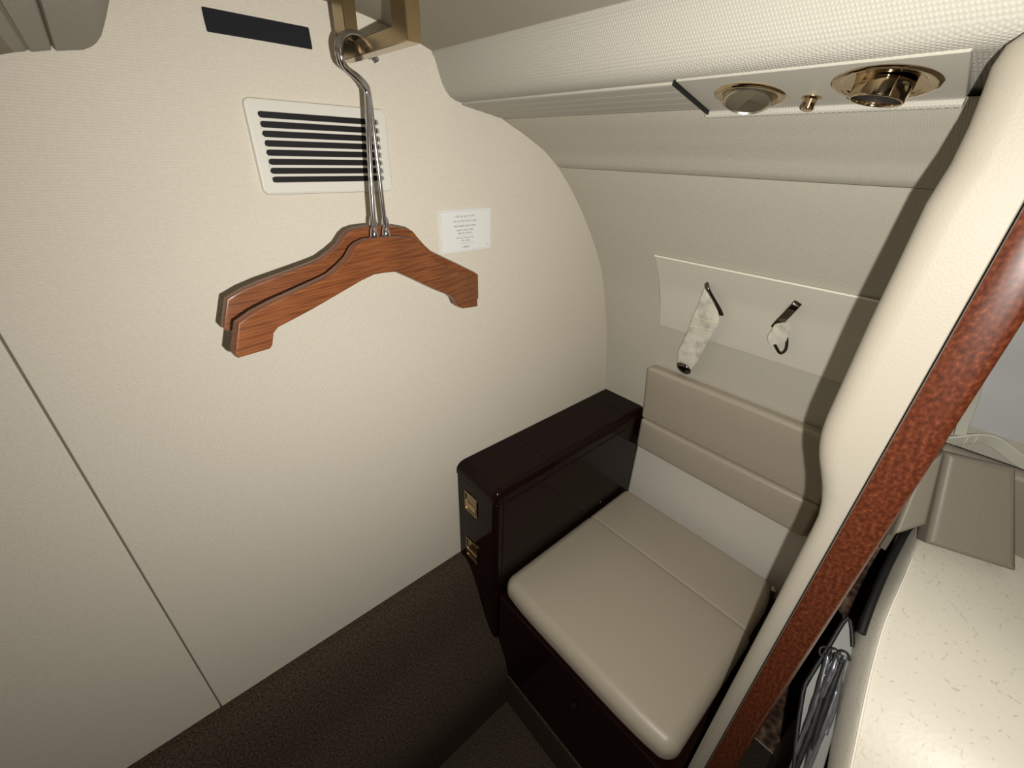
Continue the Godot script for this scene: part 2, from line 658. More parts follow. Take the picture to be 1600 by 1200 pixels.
# ==================================================================== setting
func build_shell() -> void:
	# bulkhead: two cloth-covered boards with an open joint
	var w := struct("wall_front", "cream cloth covered bulkhead wall with one vertical joint", "wall")
	part("panel", box(Vector3(-0.1253, 0.3, -0.03), Vector3(1.06, 1.66, 0.0), 0.002).done(), M.bulkhead_cloth, w)
	part("panel", box(Vector3(-0.60, 0.3, -0.03), Vector3(-0.1273, 1.66, -0.0004), 0.002).done(), M.bulkhead_cloth, w)
	part("backing", box(Vector3(-0.60, -0.03, -0.05), Vector3(1.06, 1.66, -0.031)).done(), M.headliner, w)
	# sidewall on the seat's side: upper and lower cloth boards, joint between
	w = struct("wall_right", "curved taupe cloth covered cabin sidewall behind the seat", "wall")
	part("panel", wall_panel(1.3825, 1.4555, -0.03, 2.4, 0.0, -0.03, 0.002, false, 8).done(), M.sidewall_cloth, w)
	part("panel", wall_panel(0.0, 1.3820, -0.03, 2.4, 0.0, -0.03, 0.002, false, 30).done(), M.sidewall_cloth, w)
	part("trim_panel", wall_panel(1.048, 1.2205, 0.168, 0.625, 0.0, 0.006, 0.003).done(), M.smooth_panel, w, "smooth pale panel edge that the straps hang on")
	var bead := PackedVector3Array()
	for z in [0.169, 0.30, 0.45, 0.624]:
		bead.append(Vector3(wall_x(1.2215) - 0.0055, 1.2215, z))
	part("bead", sweep(bead, circle2(0.0022, 8), Vector3.UP).done(60), M.piping, w, "added pale bead painting the lit top edge of the smooth panel")  # added bead, paler than the panel to paint its lit top edge
	part("cabin_panel", wall_panel(1.045, 1.34, 0.703, 1.7, 0.0, 0.007, 0.003).done(), M.cool_grey_panel, w, "cool grey smooth panel beyond the divider")
	part("carpet_panel", wall_panel(0.01, 0.86, 0.685, 1.7, 0.0, 0.006, 0.002).done(), M.figured_carpet, w, "dark figured carpet on the lower wall")
	w = struct("wall_left", "taupe cloth cabin sidewall across the aisle", "wall")
	part("panel", wall_panel(0.0, 1.457, -0.03, 2.4, 0.0, -0.03, 0.0, true, 30).done(), M.headliner, w)
	w = struct("wall_back", "taupe cloth wall at the far end of the cabin", "wall")
	part("panel", box(Vector3(-0.60, -0.03, 2.4), Vector3(1.06, 1.66, 2.43)).done(), M.headliner, w)
	# ceiling: shallow arch
	w = struct("ceiling", "taupe cloth headliner arched over the aisle", "ceiling")
	var poly := PackedVector2Array()
	for i in 25:
		var x := lerpf(0.0, 0.47, i / 24.0)
		var d := absf(x - CABIN_MID)
		poly.append(Vector2(x, 1.5605 - 0.9 * d * d))
	poly.append(Vector2(0.56, 1.475))
	poly.append(Vector2(0.56, 1.66))
	poly.append(Vector2(-0.10, 1.66))
	poly.append(Vector2(-0.10, 1.5))
	part("headliner", prism(poly, Vector3(0, 0, -0.03), Vector3.RIGHT, Vector3.UP, Vector3.BACK, 2.43).done(), M.headliner, w)
	# floor, and the carpet that climbs the step below the bulkhead
	w = struct("floor", "dark brown carpeted cabin floor", "floor")
	part("carpet", box(Vector3(-0.60, -0.03, -0.03), Vector3(1.06, 0.0, 2.4)).done(), M.carpet, w)
	var ramp_pts := curve([Vector3(0, 0.468, 0), Vector3(0.030, 0.464, 0), Vector3(0.055, 0.435, 0), Vector3(0.080, 0.382, 0), Vector3(0.106, 0.318, 0), Vector3(0.155, 0.238, 0), Vector3(0.183, 0.178, 0), Vector3(0.192, 0.125, 0), Vector3(0.193, 0.06, 0), Vector3(0.193, -0.01, 0)], 4)
	poly = PackedVector2Array()
	for p in ramp_pts:
		poly.append(Vector2(p.x, p.y))
	poly.append(Vector2(-0.02, -0.01))
	poly.append(Vector2(-0.02, 0.468))
	part("carpeted_step", prism(poly, Vector3(-0.58, 0, 0), Vector3.BACK, Vector3.UP, Vector3.RIGHT, 1.45).done(50), M.carpet, w, "dark brown carpet rising over the step to the bulkhead")
	# overhead valance on the seat's side, with its ribbed underside
	w = struct("trim_1", "padded cream cloth valance running along above the seat", "valance")
	poly = V2([[0.4155, 1.5285], [0.4195, 1.5245], [0.4225, 1.517], [0.4265, 1.505], [0.4315, 1.4935], [0.4375, 1.485], [0.4445, 1.4785], [0.454, 1.4745], [0.464, 1.4725], [0.468, 1.4735], [0.57, 1.4585], [0.64, 1.46], [0.64, 1.66], [0.43, 1.62], [0.417, 1.54]])
	part("padding", prism(poly, Vector3(0, 0, 0.0005), Vector3.RIGHT, Vector3.UP, Vector3.BACK, 2.399).done(45), M.valance_cloth, w)
	for k in 5:
		var x0 := 0.4655 + k * 0.0205
		var y0 := 1.4722 - (x0 - 0.4648) * 0.156
		var a := PackedVector2Array([Vector2(x0, y0 + 0.004), Vector2(x0, y0 - 0.0015), Vector2(x0 + 0.002, y0 - 0.003), Vector2(x0 + 0.0185, y0 - 0.003 - 0.0026), Vector2(x0 + 0.0198, y0 - 0.004), Vector2(x0 + 0.0198, y0 + 0.001)])
		part("slat", prism(a, Vector3(0, 0, 0.0006), Vector3.RIGHT, Vector3.UP, Vector3.BACK, 0.368 - k * 0.0025).done(), M.psu_plastic, w)
	# valance stub across the aisle
	w = struct("trim_2", "padded cream cloth valance end at the upper left", "valance")
	for s in [[-0.075, -0.0321], [-0.0309, -0.0141], [-0.0129, 0.0032]]:
		var pl := V2([[s[0], 1.58], [s[0], 1.463 + 0.178 * (s[0] + 0.0324) + 0.0085], [s[0] + 0.0015, 1.463 + 0.178 * (s[0] + 0.0324) + 0.007], [s[1] - 0.0015, 1.463 + 0.178 * (s[1] + 0.0324) + 0.007], [s[1], 1.463 + 0.178 * (s[1] + 0.0324) + 0.0085], [s[1], 1.58]])
		part("pad", prism(pl, Vector3(0, 0, 0.0005), Vector3.RIGHT, Vector3.UP, Vector3.BACK, 0.34).done(), M.valance_cloth, w)
	part("pad", prism(V2([[0.0045, 1.58], [0.0045, 1.4785], [0.006, 1.4765], [0.0256, 1.4799], [0.032, 1.483], [0.037, 1.4864], [0.043, 1.493], [0.048, 1.5016], [0.052, 1.509], [0.0545, 1.5168], [0.056, 1.53], [0.056, 1.58]]), Vector3(0, 0, 0.0005), Vector3.RIGHT, Vector3.UP, Vector3.BACK, 0.34).done(45), M.valance_cloth, w)
	part("core", prism(V2([[-0.40, 1.4665], [-0.04, 1.4665], [0.006, 1.4805], [0.006, 1.60], [-0.40, 1.60]]), Vector3(0, 0, 0.0005), Vector3.RIGHT, Vector3.UP, Vector3.BACK, 0.334).done(), M.headliner, w)


# ==================================================================== belted seat
func build_bench() -> void:
	var t := thing("bench_seat", "taupe leather seat with seam across its cushion between dark cabinet and divider", "seat", Vector3(0.7, 0, 0.37))
	var z0 := 0.1475
	var z1 := 0.611
	# lacquered base
	var front := 0.4385
	part("base", box(Vector3(front, 0.135, 0.1465), Vector3(0.97, 0.432, 0.625), 0.004).done(), M.dark_lacquer, t, "near black lacquered base below the cushion")
	part("toe_kick", box(Vector3(0.436, 0.0, 0.1465), Vector3(0.95, 0.134, 0.625), 0.002).done(), M.carpet, t, "carpeted plinth below the base")
	part("knob", lathe([[0.0, 0.0], [0.009, 0.0], [0.009, 0.006], [0.006, 0.010], [0.0, 0.011]], Vector3(front, 0.340, 0.408), Vector3.LEFT, 20).done(), M.dark_lacquer, t)
	# cushions: padded boxes
	var top := 0.493
	var seam_x := 0.778
	var puff := func(p: Vector3, lo: Vector3, hi: Vector3, amount: float) -> float:
		var a := clampf((p.x - lo.x) / (hi.x - lo.x), 0, 1)
		var b := clampf((p.z - lo.z) / (hi.z - lo.z), 0, 1)
		return amount * (1.0 - pow(2 * a - 1, 4)) * (1.0 - pow(2 * b - 1, 4))
	var lo := Vector3(0.4405, 0.43, z0)
	var hi := Vector3(seam_x + 0.014, top, z1)
	var c := rbox((lo + hi) / 2, (hi - lo) / 2, 0.027, Vector3i(14, 2, 16), 6)
	c = c.warped(func(p: Vector3) -> Vector3:
		var q := p
		if q.y > 0.46:
			q.y += puff.call(p, lo, hi, 0.006)
		# plan: rounded front corners, straight rear seam
		var cz := (z0 + z1) / 2
		var e := absf(q.z - cz) / ((z1 - z0) / 2)
		q.x += 0.012 * pow(e, 5) * clampf((seam_x - q.x) / 0.1, 0, 1)
		# the rear end runs straight into the seam
		return q)
	part("seat_cushion", c.done(60), M.seat_leather, t)
	var lo2 := Vector3(seam_x - 0.010, 0.43, z0 + 0.004)
	var hi2 := Vector3(0.956, top - 0.002, z1 - 0.006)
	c = rbox((lo2 + hi2) / 2, (hi2 - lo2) / 2, 0.017, Vector3i(8, 2, 16), 6)
	c = c.warped(func(p: Vector3) -> Vector3:
		var q := p
		if q.y > 0.46:
			q.y += puff.call(p, lo2, hi2, 0.005)
		var back := clampf((q.x - 0.86) / 0.1, 0, 1)
		q.z -= clampf((q.z - 0.50) / 0.09, 0, 1) * 0.022 * back * back
		return q)
	part("rear_cushion", c.done(60), M.seat_leather, t)
	# back panel on the wall, and the two-part backrest
	part("back_panel", wall_panel(0.40, 0.70, 0.147, 0.625, 0.0, 0.006, 0.002).done(), M.grey_panel, t, "pale grey panel between cushion and backrest")
	var bz0 := 0.1535
	var bz1 := 0.605
	for k in 2:
		var y0: float = [0.6555, 0.7565][k]
		var y1: float = [0.7560, 0.9300][k]
		var b := rbox(Vector3(0, (y0 + y1) / 2, (bz0 + bz1) / 2), Vector3(0.017, (y1 - y0) / 2, (bz1 - bz0) / 2), 0.011, Vector3i(1, 10, 14), 5)
		b = b.warped(func(p: Vector3) -> Vector3:
			var q := p
			if k == 1:   # rounded top corner
				var dz := maxf(0.0, 0.022 - (q.z - bz0))
				var dy := maxf(0.0, 0.022 - (y1 - q.y))
				if dz > 0.0 and dy > 0.0:
					var l := sqrt(dz * dz + dy * dy)
					var cap := minf(1.0, 0.022 / maxf(dz, dy) * maxf(dz, dy) / l)
					q.z += dz - dz * cap if l > 0.022 else 0.0
					q.y -= dy - dy * cap if l > 0.022 else 0.0
			else:
				var dz := maxf(0.0, 0.022 - (q.z - bz0))
				var dy := maxf(0.0, 0.022 - (q.y - y0))
				var l := sqrt(dz * dz + dy * dy)
				if l > 0.022:
					q.z += dz * (1.0 - 0.022 / l)
					q.y += dy * (1.0 - 0.022 / l)
			var a := (q.y - y0) / (y1 - y0)
			var e := clampf((q.z - bz0) / (bz1 - bz0), 0, 1)
			var bulge := 0.005 * (1.0 - pow(2 * a - 1, 4)) * (1.0 - pow(2 * e - 1, 6)) if p.x < 0 else 0.0
			q.x = wall_x(q.y) - 0.0185 + p.x - bulge
			return q)
		part("backrest", b.done(60), M.seat_leather, t, ["lower band of the backrest", "upper pad of the backrest"][k])
	part("belt_anchor", box(Vector3(0.93, 0.455, 0.592), Vector3(0.945, 0.49, 0.604), 0.003).done(), M.brushed_steel, t)


# ==================================================================== lacquered side cabinet
func build_cabinet() -> void:
	var t := thing("side_cabinet", "glossy near black lacquered cabinet box beside the seat against the bulkhead", "cabinet", Vector3(0.7, 0, 0.074))
	var zl := 0.0008
	var zr := 0.1455
	var top := 0.7725
	var x0 := 0.425
	# body below the lid, with a rounded nearer edge
	var rr := 0.014
	var plan := func(a: float, b: float, ra: float) -> PackedVector2Array:   # outline in (x, z)
		var p := PackedVector2Array([Vector2(a + 0.004, zl), Vector2(a, zl + 0.004)])
		for k in 6:
			var w := PI / 2 * k / 5
			p.append(Vector2(a + ra - ra * cos(w), zr - ra + ra * sin(w)))
		p.append(Vector2(b, zr))
		p.append(Vector2(b, zl))
		return p
	part("body", prism(plan.call(x0, 0.984, rr), Vector3(0, 0.0, 0), Vector3.RIGHT, Vector3.BACK, Vector3.UP, 0.7395, 0.0, 0.001).done(30), M.dark_lacquer, t)
	# front rim and the lid, in lengths, rounded to the seat side
	var joints := [[0.448, 0.6000], [0.6008, 0.9060], [0.9068, 0.984]]
	var edge := func(r: float) -> PackedVector2Array:   # section in (z, y)
		var p := PackedVector2Array([Vector2(zl, 0.7405), Vector2(zr, 0.7405)])
		for k in 8:
			var w := PI / 2 * k / 7
			p.append(Vector2(zr - r + r * cos(w), top - r + r * sin(w)))
		p.append(Vector2(zl + 0.003, top))
		p.append(Vector2(zl, top - 0.003))
		return p
	for j in joints:
		part("lid", prism(edge.call(0.020), Vector3(j[0], 0, 0), Vector3.BACK, Vector3.UP, Vector3.RIGHT, j[1] - j[0], 0.0007, 0.0007, 1).done(30), M.dark_lacquer, t)
	# rounded front rim of the top
	var rings := []
	for k in 7:
		var w := PI / 2 * k / 6
		var inset_ := 0.022 * (1.0 - sin(w))
		var sec := PackedVector3Array()
		var e: PackedVector2Array = edge.call(0.020)
		for p in e:
			var y := p.y if p.y < 0.742 else p.y - inset_ * ((p.y - 0.7405) / (top - 0.7405))
			var zz := p.x - (0.010 * (1.0 - sin(w)) if p.x > zr - 0.021 else 0.0)
			sec.append(Vector3(x0 + 0.0222 * (1.0 - cos(w)), y, zz))
		rings.append(sec)
	part("front_rim", loft(rings).done(40), M.dark_lacquer, t)
	# inlaid side panel and brass flush pulls
	part("side_panel", box(Vector3(0.447, 0.50, zr - 0.001), Vector3(0.90, 0.735, zr + 0.0012), 0.0011).done(), M.dark_lacquer, t)
	for y in [[0.654, 0.712], [0.493, 0.558]]:
		var l := part("latch", prism(frame_outline(0.034, 0.0, 0.047, y[1] - y[0], 0.0), Vector3(x0 + 0.0005, y[0], 0.0), Vector3.BACK, Vector3.UP, Vector3.LEFT, 0.003, 0.0, 0.0).done(), M.brass, t, "square brass flush pull")
		l.mesh = latch_frame(x0, y[0], y[1])
		part("pull", sweep(PackedVector3Array([Vector3(x0 - 0.0015, y[0] + 0.020, 0.0385), Vector3(x0 - 0.0015, y[0] + 0.020, 0.0765)]), rrect(0.016, 0.005, 0.0018, 2), Vector3.LEFT).done(), M.polished_gold, l)
		part("recess", box(Vector3(x0 - 0.0008, y[0] + 0.005, 0.038), Vector3(x0 + 0.001, y[1] - 0.005, 0.077)).done(), M.brass, l)
	part("hinge_pin", lathe([[0.0, 0.0], [0.0035, 0.0], [0.003, 0.002], [0.0, 0.0025]], Vector3(0.829, 0.503, zr + 0.0005), Vector3.BACK, 14).done(), M.chrome, t)
	part("corner_screw", lathe([[0.0, 0.0], [0.004, 0.0], [0.0032, 0.002], [0.0, 0.0026]], Vector3(x0 + 0.0055, 0.462, zr - 0.009), Vector3(-0.8, 0.0, 0.6), 14).done(), M.dark_chrome, t)


func frame_outline(z: float, y: float, w: float, h: float, _r: float) -> PackedVector2Array:
	return PackedVector2Array([Vector2(z, y), Vector2(z + w, y), Vector2(z + w, y + h), Vector2(z, y + h)])


func latch_frame(x0: float, y0: float, y1: float) -> ArrayMesh:
	var s := Soup.new()
	var a := 0.034
	var b := 0.081
	for r in [[y0, y0 + 0.005, a, b], [y1 - 0.005, y1, a, b], [y0 + 0.005, y1 - 0.005, a, a + 0.004], [y0 + 0.005, y1 - 0.005, b - 0.004, b]]:
		s.add(box(Vector3(x0 - 0.0028, r[0], r[2]), Vector3(x0 + 0.001, r[1], r[3]), 0.0008))
	return s.done()


# ==================================================================== divider
func build_divider() -> void:
	var t := thing("divider", "tall padded pale leather divider with glossy burl wood front edge at right", "divider", Vector3(0.6, 0, 0.65))
	# pale leather pad: its thickness changes with height
	var prof := [[0.0, 0.632], [0.4, 0.632], [0.647, 0.632], [0.80, 0.6322], [0.957, 0.6325], [1.03, 0.632], [1.075, 0.6318], [1.096, 0.6312], [1.112, 0.628], [1.128, 0.622], [1.144, 0.615], [1.156, 0.6098], [1.169, 0.606], [1.182, 0.6037], [1.196, 0.6028], [1.236, 0.6026], [1.2895, 0.6022], [1.348, 0.6031], [1.381, 0.6033], [1.395, 0.605], [1.407, 0.6066], [1.429, 0.607], [1.448, 0.6056], [1.461, 0.6046], [1.471, 0.607], [1.4766, 0.6128], [1.4795, 0.620], [1.481, 0.632]]
	var back_x := func(y: float) -> float:
		if y < 1.40:
			return minf(wall_x(y) - 0.002, 0.93)
		return lerpf(0.66, 0.452, clampf((y - 1.40) / 0.06, 0, 1)) if y < 1.46 else lerpf(0.452, 0.442, (y - 1.46) / 0.021)
	var rings := []
	for k in prof.size():
		var y: float = prof[k][0]
		var zs: float = prof[k][1]
		var r := minf(0.021, (0.6505 - zs) * 0.72)
		var bx: float = back_x.call(y)
		var front := 0.4295 + (0.004 * clampf((y - 1.465) / 0.016, 0, 1))
		var sec := PackedVector3Array()
		sec.append(Vector3(front + 0.0015, y, 0.6508))
		sec.append(Vector3(front, y, 0.6495))
		var rx := minf(r * 0.9, (bx - front) * 0.8)
		for j in 9:
			var a := PI / 2 * j / 8
			sec.append(Vector3(front + rx - rx * cos(a), y, zs + r - r * sin(a)))
		for j in range(1, 5):
			sec.append(Vector3(lerpf(front + rx, bx, j / 4.0), y, zs))
		sec.append(Vector3(bx, y, 0.6508))
		rings.append(sec)
	part("padding", loft(rings).done(50), M.pale_leather, t)
	# core behind the padding, following the sidewall
	var poly := PackedVector2Array([Vector2(0.447, 0.0)])
	for i in 21:
		var y := lerpf(0.0, 1.445, i / 20.0)
		poly.append(Vector2(wall_x(y) - 0.0015, y))
	poly.append(Vector2(0.455, 1.462))
	poly.append(Vector2(0.447, 1.466))
	part("core", prism(poly, Vector3(0, 0, 0.6512), Vector3.RIGHT, Vector3.UP, Vector3.BACK, 0.026).done(), M.taupe_leather, t)
	# wood front edge
	var sec2 := PackedVector2Array()
	for q in [[0.4465, 0.6515], [0.428, 0.6515], [0.4262, 0.6522], [0.4252, 0.6536], [0.4240, 0.660], [0.4238, 0.668], [0.4243, 0.6745], [0.4258, 0.678], [0.4283, 0.680], [0.4465, 0.6805]]:
		sec2.append(Vector2(q[0], q[1]))
	part("wood_edge", prism(sec2, Vector3(0, 0.0, 0), Vector3.RIGHT, Vector3.BACK, Vector3.UP, 1.474).done(30), M.burl, t, "red brown glossy burl wood edge")


# ==================================================================== things on the bulkhead
func build_bulkhead_things() -> void:
	# air grille
	var t := thing("air_grille", "cream rectangular air vent grille with eight dark slots on bulkhead", "vent", Vector3(0.2414, 1.4015, 0.0))
	var x0 := 0.1517
	var x1 := 0.3313
	var y0 := 1.3488
	var y1 := 1.4537
	var outer := moved2(rrect(x1 - x0, y1 - y0, 0.008, 4), Vector2((x0 + x1) / 2, (y0 + y1) / 2))
	outer = ccw(outer)
	# opening: slots with round ends joined along straight inner edges
	var n := 8
	var ytop := 1.4372
	var pitch := (1.4372 - 1.3667) / 7.0
	var hw := 0.0034
	var xl := 0.1680
	var xr := 0.3145
	var left := PackedVector2Array()
	var right := PackedVector2Array()
	for k in n:
		var yc := ytop - pitch * k
		for j in 7:
			var a := PI * j / 6
			left.append(Vector2(xl - hw * sin(a), yc + hw * cos(a)))
			right.append(Vector2(xr + hw * sin(a), yc + hw * cos(a)))
	# frame = four closed pieces: left and right combs, top and bottom rails
	var zf := 0.007
	var s := Soup.new()
	var lc := PackedVector2Array()
	for p in left:
		lc.append(p)
	var cx := (x0 + x1) / 2
	var yT := ytop + hw
	var yB := ytop - pitch * 7 - hw
	var ring := PackedVector2Array()
	# whole face as one outline with a slit at the top middle
	ring.append(Vector2(cx, y1))
	var half_left := []
	var start := 0
	for i in outer.size():
		if outer[i].x < cx and outer[i].y > y1 - 0.0001:
			start = i
			break
	for i in outer.size():
		ring.append(outer[(start + i) % outer.size()])
	ring.append(Vector2(cx + 0.00002, y1))
	ring.append(Vector2(cx + 0.00002, yT))
	for p in right:
		ring.append(p)
	for i in left.size():
		ring.append(left[left.size() - 1 - i])
	ring.append(Vector2(cx, yT))
	part("frame", plate_with_hole(outer, ring, right, left, cx, zf).done(30), M.vent_plastic, t)
	for k in n - 1:
		var yc := ytop - pitch * (k + 0.5)
		part("slat", box(Vector3(xl - 0.0004, yc - pitch / 2 + hw, 0.0015), Vector3(xr + 0.0004, yc + pitch / 2 - hw, zf - 0.0003), 0.0007).done(), M.vent_plastic, t)
	part("dark_backing", box(Vector3(xl - 0.004, yB - 0.001, 0.0003), Vector3(xr + 0.004, yT + 0.001, 0.0009)).done(), M.black_void, t, "flat black plate painting the dark depth behind the slots")  # flat plate on the closed wall, black in place of shade behind the slots
	part("duct_rib", box(Vector3(0.2052, yB, 0.0009), Vector3(0.2058, yT, 0.0016)).done(), M.dark_chrome, t)
	# black strip
	var b := MeshInstance3D.new()
	b.name = "fabric_strip"
	b.mesh = prism(V2([[-0.0547, -0.0098], [-0.054, -0.0105], [0.0, -0.0107], [0.054, -0.0112], [0.0549, -0.0104], [0.0546, 0.0], [0.0543, 0.0088], [0.0532, 0.0098], [0.0, 0.0100], [-0.0535, 0.0102], [-0.0544, 0.0096], [-0.0549, 0.0]]), Vector3.ZERO, Vector3.RIGHT, Vector3.UP, Vector3.BACK, 0.0022, 0.0, 0.0008).done()
	b.material_override = M.black_cloth
	b.position = Vector3(0.1892, 1.5206, 0.0)
	add_child(b, true)
	tag(b, "black fabric strip stuck on bulkhead above the air vent grille", "strip")
	# placard
	t = thing("placard", "small white printed placard on bulkhead right of the hangers", "placard", Vector3(0.4692, 1.2799, 0.0))
	part("plate", prism(moved2(rrect(0.1150, 0.0745, 0.003, 3), Vector2(0.4692, 1.2799)), Vector3.ZERO, Vector3.RIGHT, Vector3.UP, Vector3.BACK, 0.0016, 0.0, 0.0006).done(), M.vent_plastic, t)
	var q := QuadMesh.new()
	q.size = Vector2(0.1112, 0.0707)
	var pr := part("print", q, M.placard_print, t, "rows of tiny grey print")
	pr.position = Vector3(0, 0, 0.00175)


func plate_with_hole(outer: PackedVector2Array, ring: PackedVector2Array, right: PackedVector2Array, left: PackedVector2Array, _cx: float, zf: float) -> Soup:
	var s := Soup.new()
	var r := 0.003
	# rim: rounded outer wall
	var rings := []
	for l in [[0.0, 0.0], [0.0, zf - r], [r * 0.29, zf - r * 0.29], [r, zf]]:
		var pp := inset(outer, l[0]) if l[0] > 0 else outer
		var rr := PackedVector3Array()
		for p in pp:
			rr.append(Vector3(p.x, p.y, l[1]))
		rings.append(rr)
	for i in rings.size() - 1:
		for k in outer.size():
			var k2 := (k + 1) % outer.size()
			s.quad(rings[i][k], rings[i][k2], rings[i + 1][k2], rings[i + 1][k])
	# face and back, triangulated with the opening cut out
	var hole := PackedVector2Array()
	for p in right:
		hole.append(p)
	for i in left.size():
		hole.append(left[left.size() - 1 - i])
	hole = ccw(hole)
	for lvl in 2:
		var o := inset(outer, r) if lvl == 1 else outer
		var key := PackedVector2Array()
		# bridge from the top of the opening to the nearest outer point
		var hb := 0
		for i in hole.size():
			if hole[i].y > hole[hb].y or (is_equal_approx(hole[i].y, hole[hb].y) and hole[i].x > hole[hb].x):
				hb = i
		var ob := 0
		for i in o.size():
			if o[i].distance_to(hole[hb]) < o[ob].distance_to(hole[hb]):
				ob = i
		for i in o.size() + 1:
			key.append(o[(ob + i) % o.size()])
		for i in hole.size() + 1:
			key.append(hole[(hb - i + hole.size() * 2) % hole.size()])
		key[o.size()] += Vector2(-1e-6, 1e-6)
		key[key.size() - 1] += Vector2(1e-6, 1e-6)
		var tr := Geometry2D.triangulate_polygon(key)
		if tr.is_empty():
			print("grille face could not be triangulated")
		var z := zf if lvl == 1 else 0.0
		for i in range(0, tr.size(), 3):
			var a := key[tr[i]]
			var b := key[tr[i + 1]]
			var c := key[tr[i + 2]]
			if ((b - a).cross(c - a) < 0.0) == (lvl == 1):
				var x := b
				b = c
				c = x
			s.tri(Vector3(a.x, a.y, z), Vector3(b.x, b.y, z), Vector3(c.x, c.y, z))
	for k in hole.size():
		var k2 := (k + 1) % hole.size()
		s.quad(Vector3(hole[k2].x, hole[k2].y, 0), Vector3(hole[k].x, hole[k].y, 0), Vector3(hole[k].x, hole[k].y, zf), Vector3(hole[k2].x, hole[k2].y, zf))
	return s


# ==================================================================== bracket and hangers
func build_bracket_and_hangers() -> void:
	var t := thing("hanger_bracket", "square brass U-shaped hanging bar fixed to the ceiling", "bracket", Vector3(0.24, 1.56, 0.175))
	var za := 0.1005
	var zb := 0.2495
	var yb := 1.4865
	var k := 0.0135
	var hole := 0.026
	var u := PackedVector2Array([Vector2(za, 1.575), Vector2(za, yb), Vector2(zb, yb), Vector2(zb, 1.575), Vector2(zb - hole, 1.575), Vector2(zb - hole, yb + k), Vector2(za + hole, yb + k), Vector2(za + hole, 1.575)])
	part("bar", prism(u, Vector3(0.2335, 0, 0), Vector3.BACK, Vector3.UP, Vector3.RIGHT, 0.014, 0.0008, 0.0008, 1).done(), M.brass, t)
	for z in [za + hole / 2, zb - hole / 2]:
		part("foot_plate", box(Vector3(0.222, 1.556, z - 0.022), Vector3(0.259, 1.5605, z + 0.022), 0.001).done(), M.brass, t)
	# hanger, built in its own plane round the hook's axis, then set on the bar
	var h := Node3D.new()
	h.name = "clothes_hanger"
	add_child(h, true)
	tag(h, "front wooden clothes hanger, the nearer of the two on the brass bar", "hanger", "wooden hangers on the brass bar")
	var outline := V2([[-0.1885, -0.0465], [-0.1716, -0.0397], [-0.1518, -0.0346], [-0.1336, -0.0312], [-0.1143, -0.0275], [-0.0938, -0.0235], [-0.0803, -0.0202], [-0.0654, -0.0128], [-0.0545, -0.0061], [-0.0457, 0.0032], [-0.0385, 0.0078], [-0.027, 0.0103], [-0.0086, 0.0108], [0.0104, 0.0093], [0.0339, 0.0059], [0.0497, 0.0019], [0.0568, -0.0021], [0.0653, -0.0122], [0.0742, -0.022], [0.0875, -0.0339], [0.1127, -0.047], [0.145, -0.0635], [0.1779, -0.0808], [0.1817, -0.0833], [0.1821, -0.1257], [0.1448, -0.1196], [0.1325, -0.1124], [0.1271, -0.1009], [0.1142, -0.0903], [0.0837, -0.0746], [0.0451, -0.0523], [0.0141, -0.0353], [-0.006, -0.033], [-0.022, -0.0321], [-0.0443, -0.0362], [-0.0685, -0.0424], [-0.0914, -0.0483], [-0.1104, -0.0531], [-0.1357, -0.0586], [-0.1523, -0.0619], [-0.1582, -0.0663], [-0.1625, -0.0783], [-0.166, -0.0816], [-0.1974, -0.0805], [-0.1997, -0.0749]])
	var body := MeshInstance3D.new()
	body.name = "body"
	body.mesh = prism(outline, Vector3(0, 0, -0.006), Vector3.RIGHT, Vector3.UP, Vector3.BACK, 0.012, 0.0022, 0.0022, 2).done(40)
	body.material_override = M.walnut
	h.add_child(body, true)
	for i in 2:
		var fx: float = [-0.0106, 0.0074][i]
		var fy: float = [0.0112, 0.0098][i]
		var d: float = [-0.0022, 0.0026][i]
		var zz: float = [0.0012, -0.0012][i]
		var path := curve([Vector3(fx, fy - 0.01, 0), Vector3(lerpf(fx, d + 0.004, 0.35), 0.065, 0), Vector3(lerpf(fx, d + 0.004, 0.75), 0.120, zz * 0.6), Vector3(0.0042 + d, 0.1530, zz), Vector3(0.0020 + d, 0.1605, zz), Vector3(-0.0065 + d, 0.1680, zz), Vector3(-0.0205 + d, 0.1760, zz), Vector3(-0.0245 + d * 0.6, 0.1835, zz * 2), Vector3(-0.0240 + d * 0.4, 0.1935, zz * 2), Vector3(-0.0175, 0.2010 - d * 0.2, zz * 2.2), Vector3(-0.0079, 0.2040 - d * 0.2, zz * 2.2), Vector3(0.0030, 0.2020 - d * 0.2, zz * 2.2), Vector3(0.0112 + d * 0.3, 0.1950, zz * 2.2), Vector3(0.0205 + d * 0.5, 0.1870, zz * 2.2)], 5)
		var rod := MeshInstance3D.new()
		rod.name = "hook_rod"
		rod.mesh = sweep(path, circle2(0.0024, 10), Vector3.BACK).done(60)
		rod.material_override = M.chrome
		h.add_child(rod, true)
		var fer := MeshInstance3D.new()
		fer.name = "ferrule"
		fer.mesh = lathe([[0.0, -0.004], [0.0046, -0.004], [0.0052, 0.001], [0.0046, 0.005], [0.0032, 0.0095], [0.0025, 0.0105], [0.0, 0.0106]], Vector3(fx, fy, 0), Vector3.UP, 16).done(50)
		fer.material_override = M.chrome
		h.add_child(fer, true)
	var h2 := h.duplicate()
	h2.name = "clothes_hanger_001"
	add_child(h2, true)
	tag(h2, "rear wooden clothes hanger, half hidden behind the nearer hanger", "hanger", "wooden hangers on the brass bar")
	h.position = Vector3(0.2405, 1.30, 0.140)
	h.rotation.y = deg_to_rad(14.5)
	h2.position = Vector3(0.2500, 1.3072, 0.102)
	h2.rotation.y = deg_to_rad(7.0)
